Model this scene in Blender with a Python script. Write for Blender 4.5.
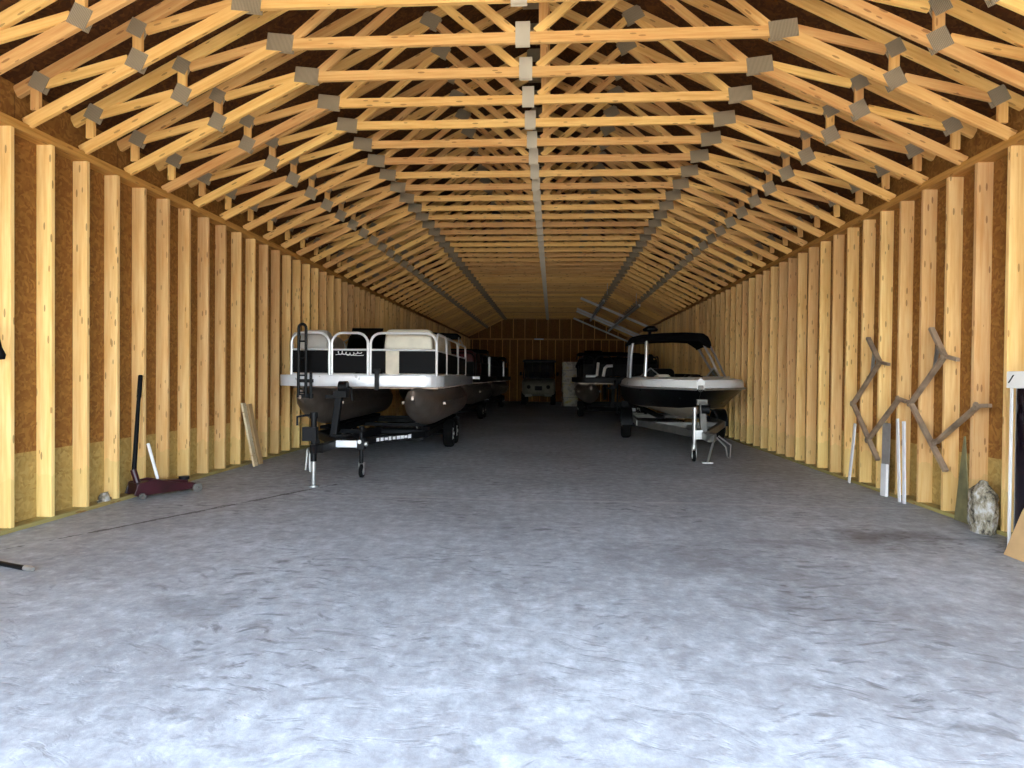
import bpy, bmesh, math, random
from mathutils import Vector, Matrix
for o in list(bpy.data.objects): bpy.data.objects.remove(o)
random.seed(7)
S = bpy.context.scene; COL = S.collection
V = Vector

# ---------------------------------------------------------------- camera
F, YAW, PIT, ROLL, CAMH = 613.6542, .0663, -.0122, .0097, 1.3122
fw = V((-math.sin(YAW)*math.cos(PIT), math.cos(YAW)*math.cos(PIT), math.sin(PIT)))
rt = V((math.cos(YAW), math.sin(YAW), 0)); up = rt.cross(fw)
r2 = math.cos(ROLL)*rt + math.sin(ROLL)*up; u2 = -math.sin(ROLL)*rt + math.cos(ROLL)*up
cd = bpy.data.cameras.new('camera'); cam = bpy.data.objects.new('camera', cd); COL.objects.link(cam)
cd.sensor_width = 36; cd.lens = F/1024*36; cd.clip_start = .05; cd.clip_end = 300
M3 = Matrix((r2, u2, -fw)).transposed()
cam.matrix_world = Matrix.Translation((0, 0, CAMH)) @ M3.to_4x4()
S.camera = cam

# ---------------------------------------------------------------- light
S.view_settings.view_transform = 'Standard'; S.view_settings.look = 'None'
S.view_settings.gamma = 1; S.view_settings.use_curve_mapping = False
S.view_settings.exposure = 1.66
W = bpy.data.worlds.new('sky'); S.world = W; W.use_nodes = True
wn = W.node_tree.nodes; wl = W.node_tree.links; wn.clear()
wo = wn.new('ShaderNodeOutputWorld'); wb = wn.new('ShaderNodeBackground'); ws = wn.new('ShaderNodeTexSky')
ws.sky_type = 'NISHITA'; ws.sun_disc = False; ws.sun_elevation = math.radians(50); ws.sun_rotation = math.radians(282)
ws.air_density = 1.0; ws.dust_density = 2.0; ws.ozone_density = 1.0
wb.inputs['Strength'].default_value = 1.0
wh = wn.new('ShaderNodeHueSaturation'); wh.inputs['Saturation'].default_value = .62; wl.new(ws.outputs[0], wh.inputs['Color']); wl.new(wh.outputs[0], wb.inputs[0]); wl.new(wb.outputs[0], wo.inputs[0])
sd = bpy.data.lights.new('sun', 'SUN'); sun = bpy.data.objects.new('sun', sd); COL.objects.link(sun)
sd.energy = 6.0; sd.angle = .01; sd.color = (1, .93, .82)
sun.rotation_euler = V((.62, -.14, -.78)).to_track_quat('-Z', 'Y').to_euler()   # shines away from the opening, never inside
S.cycles.max_bounces = 14; S.cycles.diffuse_bounces = 12

# ---------------------------------------------------------------- materials
def srgb(r, g, b):
    f = lambda c: (c/255/12.92 if c/255 <= .04045 else ((c/255+.055)/1.055)**2.4)
    return (f(r), f(g), f(b), 1)
class NT:
    def __init__(s, name):
        s.m = bpy.data.materials.new(name); s.m.use_nodes = True; s.t = s.m.node_tree
        s.b = s.t.nodes['Principled BSDF']
    def n(s, typ, **kw):
        x = s.t.nodes.new(typ)
        for k, v in kw.items():
            if k.startswith('i_'):
                key = k[2:]; key = int(key) if key.isdigit() else key
                x.inputs[key].default_value = v
            else: setattr(x, k, v)
        return x
    def l(s, a, b): s.t.links.new(a, b)
    def math(s, op, a, b=None, clamp=False):
        x = s.t.nodes.new('ShaderNodeMath'); x.operation = op; x.use_clamp = clamp
        for i, v in enumerate((a, b)):
            if v is None: continue
            if isinstance(v, (int, float)): x.inputs[i].default_value = v
            else: s.l(v, x.inputs[i])
        return x.outputs[0]
    def mix(s, fac, a, b, mode='MIX'):
        x = s.t.nodes.new('ShaderNodeMix'); x.data_type = 'RGBA'; x.blend_type = mode
        for sock, v in ((x.inputs[0], fac), (x.inputs[6], a), (x.inputs[7], b)):
            if isinstance(v, (int, float)): sock.default_value = v
            elif isinstance(v, tuple): sock.default_value = v
            else: s.l(v, sock)
        return x.outputs[2]
    def ramp(s, fac, stops):
        x = s.t.nodes.new('ShaderNodeValToRGB'); e = x.color_ramp.elements
        e[0].position, e[0].color = stops[0]; e[1].position, e[1].color = stops[-1]
        for p, c in stops[1:-1]:
            q = e.new(p); q.color = c
        s.l(fac, x.inputs[0]); return x.outputs[0]
    def coords(s, scale=(1, 1, 1), rnd=True):
        tc = s.n('ShaderNodeTexCoord'); src = tc.outputs['Object']
        if rnd:
            oi = s.n('ShaderNodeObjectInfo'); r = s.math('MULTIPLY', oi.outputs['Random'], 57.0)
            a = s.n('ShaderNodeVectorMath', operation='ADD'); s.l(src, a.inputs[0]); s.l(r, a.inputs[1]); src = a.outputs[0]
            s.random = oi.outputs['Random']
        mp = s.n('ShaderNodeMapping'); mp.inputs['Scale'].default_value = scale; s.l(src, mp.inputs[0])
        s.obj = tc.outputs['Object']
        return mp.outputs[0]
    def noise(s, vec, scale, detail=4, rough=.55):
        x = s.n('ShaderNodeTexNoise'); x.inputs['Scale'].default_value = scale; x.inputs['Detail'].default_value = detail
        x.inputs['Roughness'].default_value = rough; s.l(vec, x.inputs['Vector']); return x.outputs['Fac']
    def bump(s, h, strength, dist=.01):
        x = s.n('ShaderNodeBump'); x.inputs['Strength'].default_value = strength; x.inputs['Distance'].default_value = dist
        s.l(h, x.inputs['Height']); s.l(x.outputs[0], s.b.inputs['Normal'])
    def set(s, color=None, rough=None, metal=None, spec=None):
        for k, v in (('Base Color', color), ('Roughness', rough), ('Metallic', metal), ('Specular IOR Level', spec)):
            if v is None: continue
            if isinstance(v, (int, float, tuple)): s.b.inputs[k].default_value = v
            else: s.l(v, s.b.inputs[k])
        return s.m

def pine(name, light, dark, treated=None):
    t = NT(name); v = t.coords((.9, 16, 16)); g = t.noise(v, 2.2, 5, .6)
    c = t.ramp(g, [(.3, dark), (.62, light)])
    v2 = t.coords((1, 1, 1)); vo = t.n('ShaderNodeTexVoronoi', feature='F1'); vo.inputs['Scale'].default_value = 1.0
    mp = t.n('ShaderNodeMapping'); mp.inputs['Scale'].default_value = (4.6, 19, 19); t.l(v2, mp.inputs[0]); t.l(mp.outputs[0], vo.inputs['Vector'])
    k = t.math('LESS_THAN', vo.outputs['Distance'], .17)
    c = t.mix(t.math('MULTIPLY', k, .6), c, srgb(120, 70, 30))
    bl = t.noise(t.coords((.5, 3, 3)), 1.3, 2); c = t.mix(t.ramp(bl, [(.45, (0, 0, 0, 1)), (.75, (.35, .35, .35, 1))]), c, srgb(205, 150, 80))
    if treated is not None:
        sx = t.n('ShaderNodeSeparateXYZ'); t.l(t.obj, sx.inputs[0])
        n = t.noise(t.coords((1, 4, 4)), 2.5, 2); zz = t.math('ADD', sx.outputs[0], t.math('MULTIPLY', n, .25))
        c = t.mix(t.math('MULTIPLY', t.math('LESS_THAN', zz, treated), .3), c, srgb(196, 176, 104))
    hv = t.n('ShaderNodeHueSaturation'); t.l(c, hv.inputs['Color'])
    t.l(t.math('ADD', t.math('MULTIPLY', t.random, .34), .80), hv.inputs['Value'])
    t.l(t.math('ADD', t.math('MULTIPLY', t.random, .016), .492), hv.inputs['Hue'])
    t.bump(g, .15, .004)
    return t.set(hv.outputs[0], .62, spec=.3)
def osb(name, a, b, c3, treated=None):
    t = NT(name); v = t.coords((1, 1, 1), rnd=False)
    dis = t.n('ShaderNodeTexNoise'); dis.inputs['Scale'].default_value = 6; t.l(v, dis.inputs['Vector'])
    ad = t.n('ShaderNodeVectorMath', operation='MULTIPLY_ADD'); t.l(dis.outputs['Color'], ad.inputs[0]); ad.inputs[1].default_value = (.2,)*3; t.l(v, ad.inputs[2])
    vo = t.n('ShaderNodeTexVoronoi', feature='F1'); vo.inputs['Scale'].default_value = 34; t.l(ad.outputs[0], vo.inputs['Vector'])
    sp = t.n('ShaderNodeSeparateColor'); t.l(vo.outputs['Color'], sp.inputs[0])
    c = t.ramp(sp.outputs[0], [(0, a), (.5, b), (1, c3)])
    n = t.noise(v, 1.4, 3); c = t.mix(t.math('MULTIPLY', n, .35), c, a)
    sx = t.n('ShaderNodeSeparateXYZ'); t.l(v, sx.inputs[0])
    # sheet joints every 1.22 m along the building
    fr = t.math('FRACT', t.math('DIVIDE', sx.outputs[1], 1.2192)); j = t.math('LESS_THAN', fr, .005)
    c = t.mix(t.math('MULTIPLY', j, .7), c, srgb(70, 42, 20))
    if treated:
        c = t.mix(t.math('MULTIPLY', t.math('LESS_THAN', sx.outputs[2], treated), .55), c, t.mix(sp.outputs[1], srgb(206, 186, 116), srgb(168, 148, 84)))
    t.bump(sp.outputs[0], .25, .004)
    return t.set(c, .7, spec=.25)
def plain(name, color, rough=.5, metal=0.0, spec=.5, var=.12, scale=6, coat=0):
    t = NT(name); n = t.noise(t.coords(), scale, 4)
    d = tuple(x*(1-var*1.6) for x in color[:3])+(1,); l = tuple(min(1, x*(1+var)) for x in color[:3])+(1,)
    if coat: t.b.inputs['Coat Weight'].default_value = coat
    r = t.math('ADD', t.math('MULTIPLY', n, .16), max(.02, rough-.08))
    return t.set(t.ramp(n, [(.3, d), (.7, l)]), r, metal, spec)
def ridged(name, color, metal, rough):
    t = NT(name); v = t.coords((1, 1, 1), rnd=False); w = t.n('ShaderNodeTexWave', wave_type='BANDS', bands_direction='X')
    w.inputs['Scale'].default_value = 26; w.inputs['Distortion'].default_value = .6; t.l(v, w.inputs['Vector'])
    d = tuple(x*.55 for x in color[:3])+(1,)
    t.bump(w.outputs['Fac'], .8, .004)
    return t.set(t.mix(w.outputs['Fac'], d, color), rough, metal)

MAT = {}
MAT['pine'] = pine('pine', srgb(238, 190, 114), srgb(218, 158, 84))
MAT['stud'] = pine('stud_pine', srgb(243, 204, 138), srgb(226, 174, 104), treated=.5)
MAT['plate'] = pine('plate_pine', srgb(196, 142, 74), srgb(170, 116, 52))
MAT['treated'] = pine('treated_pine', srgb(176, 164, 100), srgb(140, 128, 74))
MAT['osb'] = osb('osb', srgb(126, 82, 36), srgb(142, 98, 44), srgb(164, 118, 58), treated=.62)
MAT['osbback'] = osb('back_osb', srgb(126, 82, 36), srgb(142, 98, 44), srgb(164, 118, 58))
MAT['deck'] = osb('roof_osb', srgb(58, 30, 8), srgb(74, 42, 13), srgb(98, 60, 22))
MAT['gusset'] = ridged('gusset', srgb(166, 146, 112), .0, .6)
MAT['galv'] = plain('galvanized', srgb(194, 182, 154), .45, var=.03)
MAT['black'] = plain('black_gloss', srgb(4, 4, 5), .3, spec=.15, var=.2)
MAT['blackv'] = plain('black_vinyl', srgb(7, 7, 8), .6, spec=.12, var=.25)
MAT['canvas'] = plain('black_canvas', srgb(9, 8, 9), .9, spec=.1, var=.3)
MAT['rubber'] = plain('rubber', srgb(14, 14, 14), .85, spec=.15, var=.25)
MAT['alu'] = plain('aluminium', srgb(214, 214, 214), .32, .85, var=.06)
MAT['rail'] = plain('anodised_rail', srgb(232, 232, 230), .35, .25, var=.05)
MAT['tube'] = plain('dull_aluminium', srgb(150, 136, 124), .42, .8, var=.15)
MAT['fascia'] = plain('bow_fascia', srgb(226, 228, 230), .3, .35, var=.05)
MAT['steelblk'] = plain('black_steel', srgb(12, 13, 15), .5, spec=.2, var=.3)
MAT['steel'] = plain('zinc_steel', srgb(186, 186, 182), .36, .8, var=.15)
MAT['galvtr'] = plain('galvanized_frame', srgb(120, 118, 112), .5, .6, var=.2)
MAT['cream'] = plain('cream_vinyl', srgb(226, 220, 200), .5, var=.06)
MAT['grey_vinyl'] = plain('grey_vinyl', srgb(178, 174, 166), .5, var=.08)
MAT['white'] = plain('white_gel', srgb(226, 226, 222), .3, var=.008)
MAT['label'] = plain('white_label', srgb(245, 245, 245), .5, var=.03)
MAT['hullcream'] = plain('cream_gelcoat', srgb(196, 184, 160), .35, var=.1)
MAT['redvinyl'] = plain('dark_red_vinyl', srgb(84, 16, 20), .45, var=.2)
MAT['redpaint'] = plain('red_paint', srgb(48, 8, 18), .4, var=.4)
MAT['rust'] = plain('brown_steel', srgb(160, 138, 114), .55, .2, var=.25)
MAT['cyl'] = plain('dark_gloss_plum', srgb(30, 20, 28), .16, .35, coat=.6, var=.2)
MAT['card'] = plain('cardboard', srgb(188, 152, 104), .85, var=.08)
MAT['cardw'] = plain('white_cardboard', srgb(226, 222, 214), .8, var=.05)
MAT['pvc'] = plain('white_pvc', srgb(232, 230, 226), .4, var=.06)
MAT['greysheet'] = plain('grey_sheet', srgb(170, 165, 158), .55, .3, var=.15)
MAT['greensteel'] = plain('dull_green_steel', srgb(126, 120, 84), .6, .1, var=.25)
MAT['board'] = pine('pale_board', srgb(232, 216, 176), srgb(208, 188, 146))
MAT['body'] = plain('drab_body', srgb(116, 114, 98), .45, var=.12)
MAT['glass_dark'] = plain('tinted_glass', srgb(20, 22, 24), .1, var=.1)
MAT['wrap'] = None
def wrapmat():
    t = NT('wrapped_plastic'); v = t.coords((1, 1, 1)); n = t.noise(v, 5, 5)
    return t.set(t.ramp(n, [(.35, srgb(168, 160, 140)), (.5, srgb(214, 208, 192)), (.68, srgb(206, 188, 110))]), .4)
MAT['wrap'] = wrapmat()
def clear():
    t = NT('clear_plastic'); v = t.coords((1, 1, .5)); n = t.noise(v, 16, 6, .7)
    t.bump(n, .9, .03); t.b.inputs['Transmission Weight'].default_value = .45; t.b.inputs['IOR'].default_value = 1.2
    return t.set(t.ramp(n, [(.36, srgb(96, 92, 84)), (.5, srgb(196, 186, 160)), (.64, srgb(250, 248, 244))]), .2)  # ramp paints white highlights and dark streaks into the plastic's colour
MAT['clear'] = clear()
def glass():
    t = NT('windscreen'); t.b.inputs['Transmission Weight'].default_value = .9
    return t.set(srgb(150, 160, 165), .05)
MAT['glass'] = glass()
def concrete():
    t = NT('concrete'); v = t.coords((1, 1, 1), rnd=False); sx = t.n('ShaderNodeSeparateXYZ'); t.l(v, sx.inputs[0]); x, y = sx.outputs[0], sx.outputs[1]
    big = t.noise(v, .55, 5, .6); mid = t.noise(v, 3.2, 5, .65); fine = t.noise(v, 26, 4, .7)
    c = t.ramp(big, [(.3, srgb(150, 154, 155)), (.55, srgb(180, 186, 188)), (.75, srgb(200, 206, 208))])
    c = t.mix(t.ramp(mid, [(.35, (.55,)*3+(1,)), (.6, (0, 0, 0, 1))]), c, srgb(150, 151, 151))
    c = t.mix(t.math('MULTIPLY', fine, .3), c, srgb(112, 114, 116))
    gr = t.noise(v, 9, 8, .75); c = t.mix(t.ramp(gr, [(.38, (.5,)*3+(1,)), (.54, (0, 0, 0, 1))]), c, srgb(116, 116, 116))
    c = t.mix(t.ramp(gr, [(.54, (0, 0, 0, 1)), (.70, (.42,)*3+(1,))]), c, srgb(222, 228, 231))
    # scuffed tyre prints: short dashes across two wheel paths
    mp = t.n('ShaderNodeMapping'); mp.inputs['Scale'].default_value = (6, 17, 1); mp.inputs['Rotation'].default_value = (0, 0, .35); dn = t.n('ShaderNodeTexNoise'); dn.inputs['Scale'].default_value = 1.6; t.l(v, dn.inputs['Vector']); da = t.n('ShaderNodeVectorMath', operation='MULTIPLY_ADD'); t.l(dn.outputs['Color'], da.inputs[0]); da.inputs[1].default_value = (.5, .5, 0); t.l(v, da.inputs[2]); t.l(da.outputs[0], mp.inputs[0])
    sc = t.noise(mp.outputs[0], 1.0, 3, .6); scf = t.ramp(sc, [(.34, (1, 1, 1, 1)), (.46, (0, 0, 0, 1))])
    patch = t.ramp(t.noise(v, .9, 2), [(.42, (0, 0, 0, 1)), (.62, (1, 1, 1, 1))])
    scm = t.math('MULTIPLY', scf, t.math('MULTIPLY', patch, .75)); c = t.mix(scm, c, srgb(84, 84, 84))
    # dusty paler middle, oily patches of their own shape
    def blob(cx, cy, rx, ry, col, amt, soft=1.4):
        nonlocal c
        dx = t.math('DIVIDE', t.math('SUBTRACT', x, cx), rx); dy = t.math('DIVIDE', t.math('SUBTRACT', y, cy), ry)
        r = t.math('ADD', t.math('MULTIPLY', dx, dx), t.math('MULTIPLY', dy, dy)); r = t.math('ADD', r, t.math('MULTIPLY', t.math('SUBTRACT', mid, .5), 2.2))
        f = t.math('MULTIPLY', t.math('SUBTRACT', 1.0, r, True), amt/soft, True)
        c = t.mix(t.math('MINIMUM', f, amt), c, col)
    blob(2.85, 5.35, .75, .28, srgb(56, 46, 41), .85)
    blob(2.2, 5.0, 1.0, .2, srgb(76, 68, 64), .4)
    blob(-1.98, 3.34, .35, .22, srgb(88, 90, 92), .5)
    blob(1.7, 3.9, .7, .9, srgb(92, 90, 89), .45)
    blob(.9, 4.6, .8, .5, srgb(92, 90, 90), .45)
    blob(3.0, 3.2, .5, 1.2, srgb(96, 94, 92), .4)
    # crack from the left wall, pale joint across
    cr = t.math('ABSOLUTE', t.math('ADD', t.math('SUBTRACT', t.math('MULTIPLY', x, .896), t.math('MULTIPLY', y, .444)), 5.497 + .0))
    cr = t.math('ABSOLUTE', t.math('ADD', cr, t.math('MULTIPLY', t.math('SUBTRACT', mid, .5), .2)))
    ck = t.math('MULTIPLY', t.math('LESS_THAN', cr, .017), t.math('LESS_THAN', y, 7.2))
    c = t.mix(t.math('MULTIPLY', ck, .85), c, srgb(62, 60, 58))
    jt = t.math('ABSOLUTE', t.math('ADD', t.math('SUBTRACT', y, 6.52), t.math('MULTIPLY', t.math('SUBTRACT', big, .5), .25)))
    jk = t.math('MULTIPLY', t.math('LESS_THAN', jt, .03), t.math('GREATER_THAN', x, -2.7))
    c = t.mix(t.math('MULTIPLY', jk, t.math('MULTIPLY', mid, .55)), c, srgb(214, 212, 208))
    h = t.math('ADD', t.math('MULTIPLY', mid, .6), t.math('SUBTRACT', t.math('MULTIPLY', fine, .3), t.math('MULTIPLY', scf, .25)))
    t.bump(h, .35, .012)
    return t.set(c, t.math('ADD', t.math('MULTIPLY', mid, .25), .45), spec=.35)
MAT['concrete'] = concrete()
def gravel():
    t = NT('gravel'); v = t.coords((1, 1, 1), rnd=False); n = t.noise(v, 14, 4)
    return t.set(t.ramp(n, [(.3, srgb(150, 146, 138)), (.7, srgb(208, 204, 196))]), .9)
MAT['gravel'] = gravel()
def siding():
    return plain('roof_metal', srgb(120, 118, 116), .4, .4)
MAT['roofmetal'] = siding()

# ---------------------------------------------------------------- mesh helpers
def add_box(bm, c, s, rot=None):
    m = Matrix.Translation(c) @ (rot.to_4x4() if rot else Matrix.Identity(4)) @ Matrix.Diagonal((*s, 1))
    return bmesh.ops.create_cube(bm, size=1, matrix=m)['verts']
def frame_of(p, q, upv=V((0, 0, 1))):
    d = (V(q)-V(p)).normalized()
    if abs(d.dot(upv)) > .98: upv = V((0, 1, 0))
    y = upv.cross(d).normalized(); z = d.cross(y)
    return Matrix((d, y, z)).transposed()
def add_bar(bm, p, q, w, h, upv=V((0, 0, 1))):
    p, q = V(p), V(q)
    return add_box(bm, (p+q)/2, ((q-p).length, w, h), frame_of(p, q, upv))
def add_tube(bm, pts, r, seg=10, closed=False, cap=True):
    pts = [V(p) for p in pts]; n = len(pts); rr = r if isinstance(r, (list, tuple)) else [r]*n
    rings = []; prev = None
    for i, p in enumerate(pts):
        if closed: d = (pts[(i+1) % n]-pts[i-1])
        else: d = pts[min(i+1, n-1)]-pts[max(i-1, 0)]
        d.normalize()
        if prev is None:
            a = V((0, 0, 1)) if abs(d.z) < .9 else V((1, 0, 0)); y = a.cross(d).normalized()
        else:
            y = (prev - d*prev.dot(d)).normalized()
        prev = y; z = d.cross(y)
        rings.append([bm.verts.new(p + rr[i]*(math.cos(2*math.pi*k/seg)*y + math.sin(2*math.pi*k/seg)*z)) for k in range(seg)])
    for i in range(n if closed else n-1):
        a, b = rings[i], rings[(i+1) % n]
        for k in range(seg): bm.faces.new((a[k], a[(k+1) % seg], b[(k+1) % seg], b[k]))
    if cap and not closed:
        bm.faces.new(rings[0][::-1]); bm.faces.new(rings[-1])
def add_loft(bm, secs, closed=True, caps=True):
    rows = [[bm.verts.new(V(p)) for p in s] for s in secs]
    m = len(rows[0])
    for a, b in zip(rows[:-1], rows[1:]):
        for k in range(m if closed else m-1):
            j = (k+1) % m
            bm.faces.new((a[k], a[j], b[j], b[k]))
    if caps and closed:
        bm.faces.new(rows[0][::-1]); bm.faces.new(rows[-1])
    return rows
def add_prism(bm, poly, axis, t0, t1):
    """poly 2-D, extruded along axis (0,1,2) from t0 to t1"""
    def P(u, v, t):
        return ((t, u, v), (u, t, v), (u, v, t))[axis]
    a = [bm.verts.new(P(u, v, t0)) for u, v in poly]; b = [bm.verts.new(P(u, v, t1)) for u, v in poly]
    n = len(poly)
    for k in range(n): bm.faces.new((a[k], a[(k+1) % n], b[(k+1) % n], b[k]))
    bm.faces.new(a[::-1]); bm.faces.new(b)
def add_wheel(bm, c, r, w, axis='X', inner=.55, seg=28):
    prof = [(inner*r, -.5*w*.8), (.86*r, -.5*w), (.97*r, -.38*w), (r, -.2*w), (r, .2*w), (.97*r, .38*w), (.86*r, .5*w), (inner*r, .5*w*.8)]
    rings = []
    for k in range(seg):
        a = 2*math.pi*k/seg
        ring = []
        for q, h in prof:
            u, v = q*math.cos(a), q*math.sin(a)
            ring.append(bm.verts.new(V(c)+(V((h, u, v)) if axis == 'X' else V((u, h, v)))))
        rings.append(ring)
    m = len(prof)
    for k in range(seg):
        a, b = rings[k], rings[(k+1) % seg]
        for i in range(m): bm.faces.new((a[i], a[(i+1) % m], b[(i+1) % m], b[i]))
def add_disc(bm, c, r, w, axis='X', seg=24, r2=None):
    d = V((1, 0, 0)) if axis == 'X' else (V((0, 1, 0)) if axis == 'Y' else V((0, 0, 1)))
    add_tube(bm, [V(c)-d*w/2, V(c)+d*w/2], [r, r if r2 is None else r2], seg)
def ngon_arc(cx, cy, r, a0, a1, n=6):
    return [(cx+r*math.cos(a0+(a1-a0)*k/n), cy+r*math.sin(a0+(a1-a0)*k/n)) for k in range(n+1)]
def round_rect(x0, x1, y0, y1, r, n=5):
    h = math.pi/2
    return ngon_arc(x1-r, y0+r, r, -h, 0, n)+ngon_arc(x1-r, y1-r, r, 0, h, n)+ngon_arc(x0+r, y1-r, r, h, 2*h, n)+ngon_arc(x0+r, y0+r, r, 2*h, 3*h, n)
def obj(name, bm, mat, parent=None, smooth=False, bevel=0.0, mw=None):
    bmesh.ops.recalc_face_normals(bm, faces=bm.faces)
    if bevel: bmesh.ops.bevel(bm, geom=list(bm.edges), offset=bevel, segments=2, affect='EDGES', profile=.6)
    me = bpy.data.meshes.new(name); bm.to_mesh(me); bm.free()
    me.materials.append(MAT[mat] if isinstance(mat, str) else mat)
    if smooth:
        for p in me.polygons: p.use_smooth = True
        me.set_sharp_from_angle(angle=math.radians(38))
    o = bpy.data.objects.new(name, me); COL.objects.link(o)
    if parent: o.parent = parent
    if mw is not None: o.matrix_local = mw
    return o
def nb(): return bmesh.new()
def tag(o, label, cat, group=None):
    o['label'] = label; o['category'] = cat
    if group: o['group'] = group
    return o
def struct(o): o['kind'] = 'structure'; return o
def thing(name, label, cat, loc=(0, 0, 0), rz=0, group=None):
    o = bpy.data.objects.new(name, None); COL.objects.link(o); o.location = loc; o.rotation_euler = (0, 0, rz)
    o.empty_display_size = .2
    return tag(o, label, cat, group)
def member(name, p, q, w, t, mat, parent=None, upv=V((0, 0, 1)), bevel=.003, ext=0):
    """straight board with its grain along local X; w = depth, t = thickness"""
    p, q = V(p), V(q); d = (q-p).normalized(); p = p-d*ext; q = q+d*ext
    bm = nb(); L = (q-p).length; add_box(bm, (L/2, 0, 0), (L, t, w))
    return obj(name, bm, mat, parent, bevel=bevel, mw=Matrix.Translation(p) @ frame_of(p, q, upv).to_4x4())
def copy_tree(o, parent=None):
    c = o.copy(); COL.objects.link(c)
    if parent: c.parent = parent
    for ch in list(o.children): copy_tree(ch, c)
    return c

# ---------------------------------------------------------------- the shed
CX, HALF, SD = -.279, 4.104, .14            # centre line, half width at stud faces, stud depth
XL, XR = CX-HALF, CX+HALF                   # stud faces
Y0, Y1 = .4, 32.5                          # open front, back wall
ZS, ZP = 3.296, 3.372                       # stud top, plate top
ZT = lambda u: 3.745+.51*(4.05-u)           # top chord centre line
ZD = lambda u: ZT(u)+.075                   # underside of the roof boards
UO = HALF+SD                                # sheathing plane
bm = nb(); add_box(bm, (CX, (Y0+Y1)/2-.0, -.1), (2*UO+.3, Y1-Y0+.3, .2)); struct(obj('floor', bm, 'concrete'))
bm = nb(); add_box(bm, (CX, -29.2, -.15), (90, 60, .2)); struct(obj('ground', bm, 'gravel'))
for side, s in (('left', -1), ('right', 1)):
    x = CX+s*(UO+.006); bm = nb(); add_box(bm, (x, (Y0+Y1)/2, (ZD(UO)+.01)/2), (.012, Y1-Y0, ZD(UO)+.01))
    wall = struct(obj('wall_'+side, bm, 'osb'))
    y = (4.7286 if s < 0 else 5.8947)-.019
    ys = [y+.4064*k for k in range(-8, 80) if 2.2 < y+.4064*k < Y1-.05]
    first = None
    for yy in ys:
        if first is None:
            first = member('stud', (0, 0, 0), (0, 0, ZS-.038), SD, .038, 'stud', wall, bevel=.003)
            rot = Matrix(((0, 0, 1), (0, 1, 0), (1, 0, 0))); o = first
        else:
            o = first.copy(); COL.objects.link(o)
        # local X runs up the stud, local Z across the wall depth
        o.matrix_local = Matrix.Translation((CX+s*(HALF+SD/2), yy, .038)) @ Matrix(((0, 0, -1), (0, 1, 0), (1, 0, 0))).to_4x4()
    m = member('sole_plate', (CX+s*(HALF+SD/2), Y0, .019), (CX+s*(HALF+SD/2), Y1, .019), .038, SD, 'treated', wall)
    for k in (0, 1):
        member('top_plate', (CX+s*(HALF+SD/2), Y0, ZS+.019+.038*k), (CX+s*(HALF+SD/2), Y1, ZS+.019+.038*k), .0375, SD, 'plate', wall)
# roof boards, one slope each side, metal on top
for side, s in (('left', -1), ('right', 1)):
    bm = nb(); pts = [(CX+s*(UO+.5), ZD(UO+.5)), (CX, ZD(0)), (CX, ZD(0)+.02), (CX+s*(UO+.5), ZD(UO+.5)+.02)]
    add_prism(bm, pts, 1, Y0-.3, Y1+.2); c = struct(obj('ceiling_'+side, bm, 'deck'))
# back wall with its studs
bm = nb(); add_prism(bm, [(CX-UO, 0), (CX+UO, 0), (CX+UO, ZD(UO)), (CX, ZD(0)), (CX-UO, ZD(UO))], 1, Y1, Y1+.012)
bw = struct(obj('wall_back', bm, 'osbback'))
first = None
for k in range(21):
    x = CX-4.0+.4*k
    o = member('stud', (x, Y1-.071, 0), (x, Y1-.071, 3.25), SD, .038, 'pine', bw, upv=V((0, 1, 0)))
for k in range(13):
    x = CX-3.66+.61*k
    member('stud', (x, Y1-.071, 3.33), (x, Y1-.071, ZT(abs(x-CX))-.06), SD, .038, 'pine', bw, upv=V((0, 1, 0)))
member('top_plate', (CX-HALF, Y1-.075, 3.29), (CX+HALF, Y1-.075, 3.29), .075, .15, 'pine', bw)
bm = nb(); add_box(bm, (-.75, Y1-.16, 3.29), (.5, .02, .07)); obj('pale_plate_piece', bm, 'label', bw)  # small white piece set on the back wall plate
# front gable with the wide opening behind the camera
bm = nb(); ox0, ox1, oz = CX-3.9, CX+3.9, 3.3
add_prism(bm, [(CX-UO, 0), (ox0, 0), (ox0, oz), (ox1, oz), (ox1, 0), (CX+UO, 0), (CX+UO, ZD(UO)), (CX, ZD(0)), (CX-UO, ZD(UO))], 1, Y0-.02, Y0)
struct(obj('wall_front', bm, 'osb'))

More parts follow.
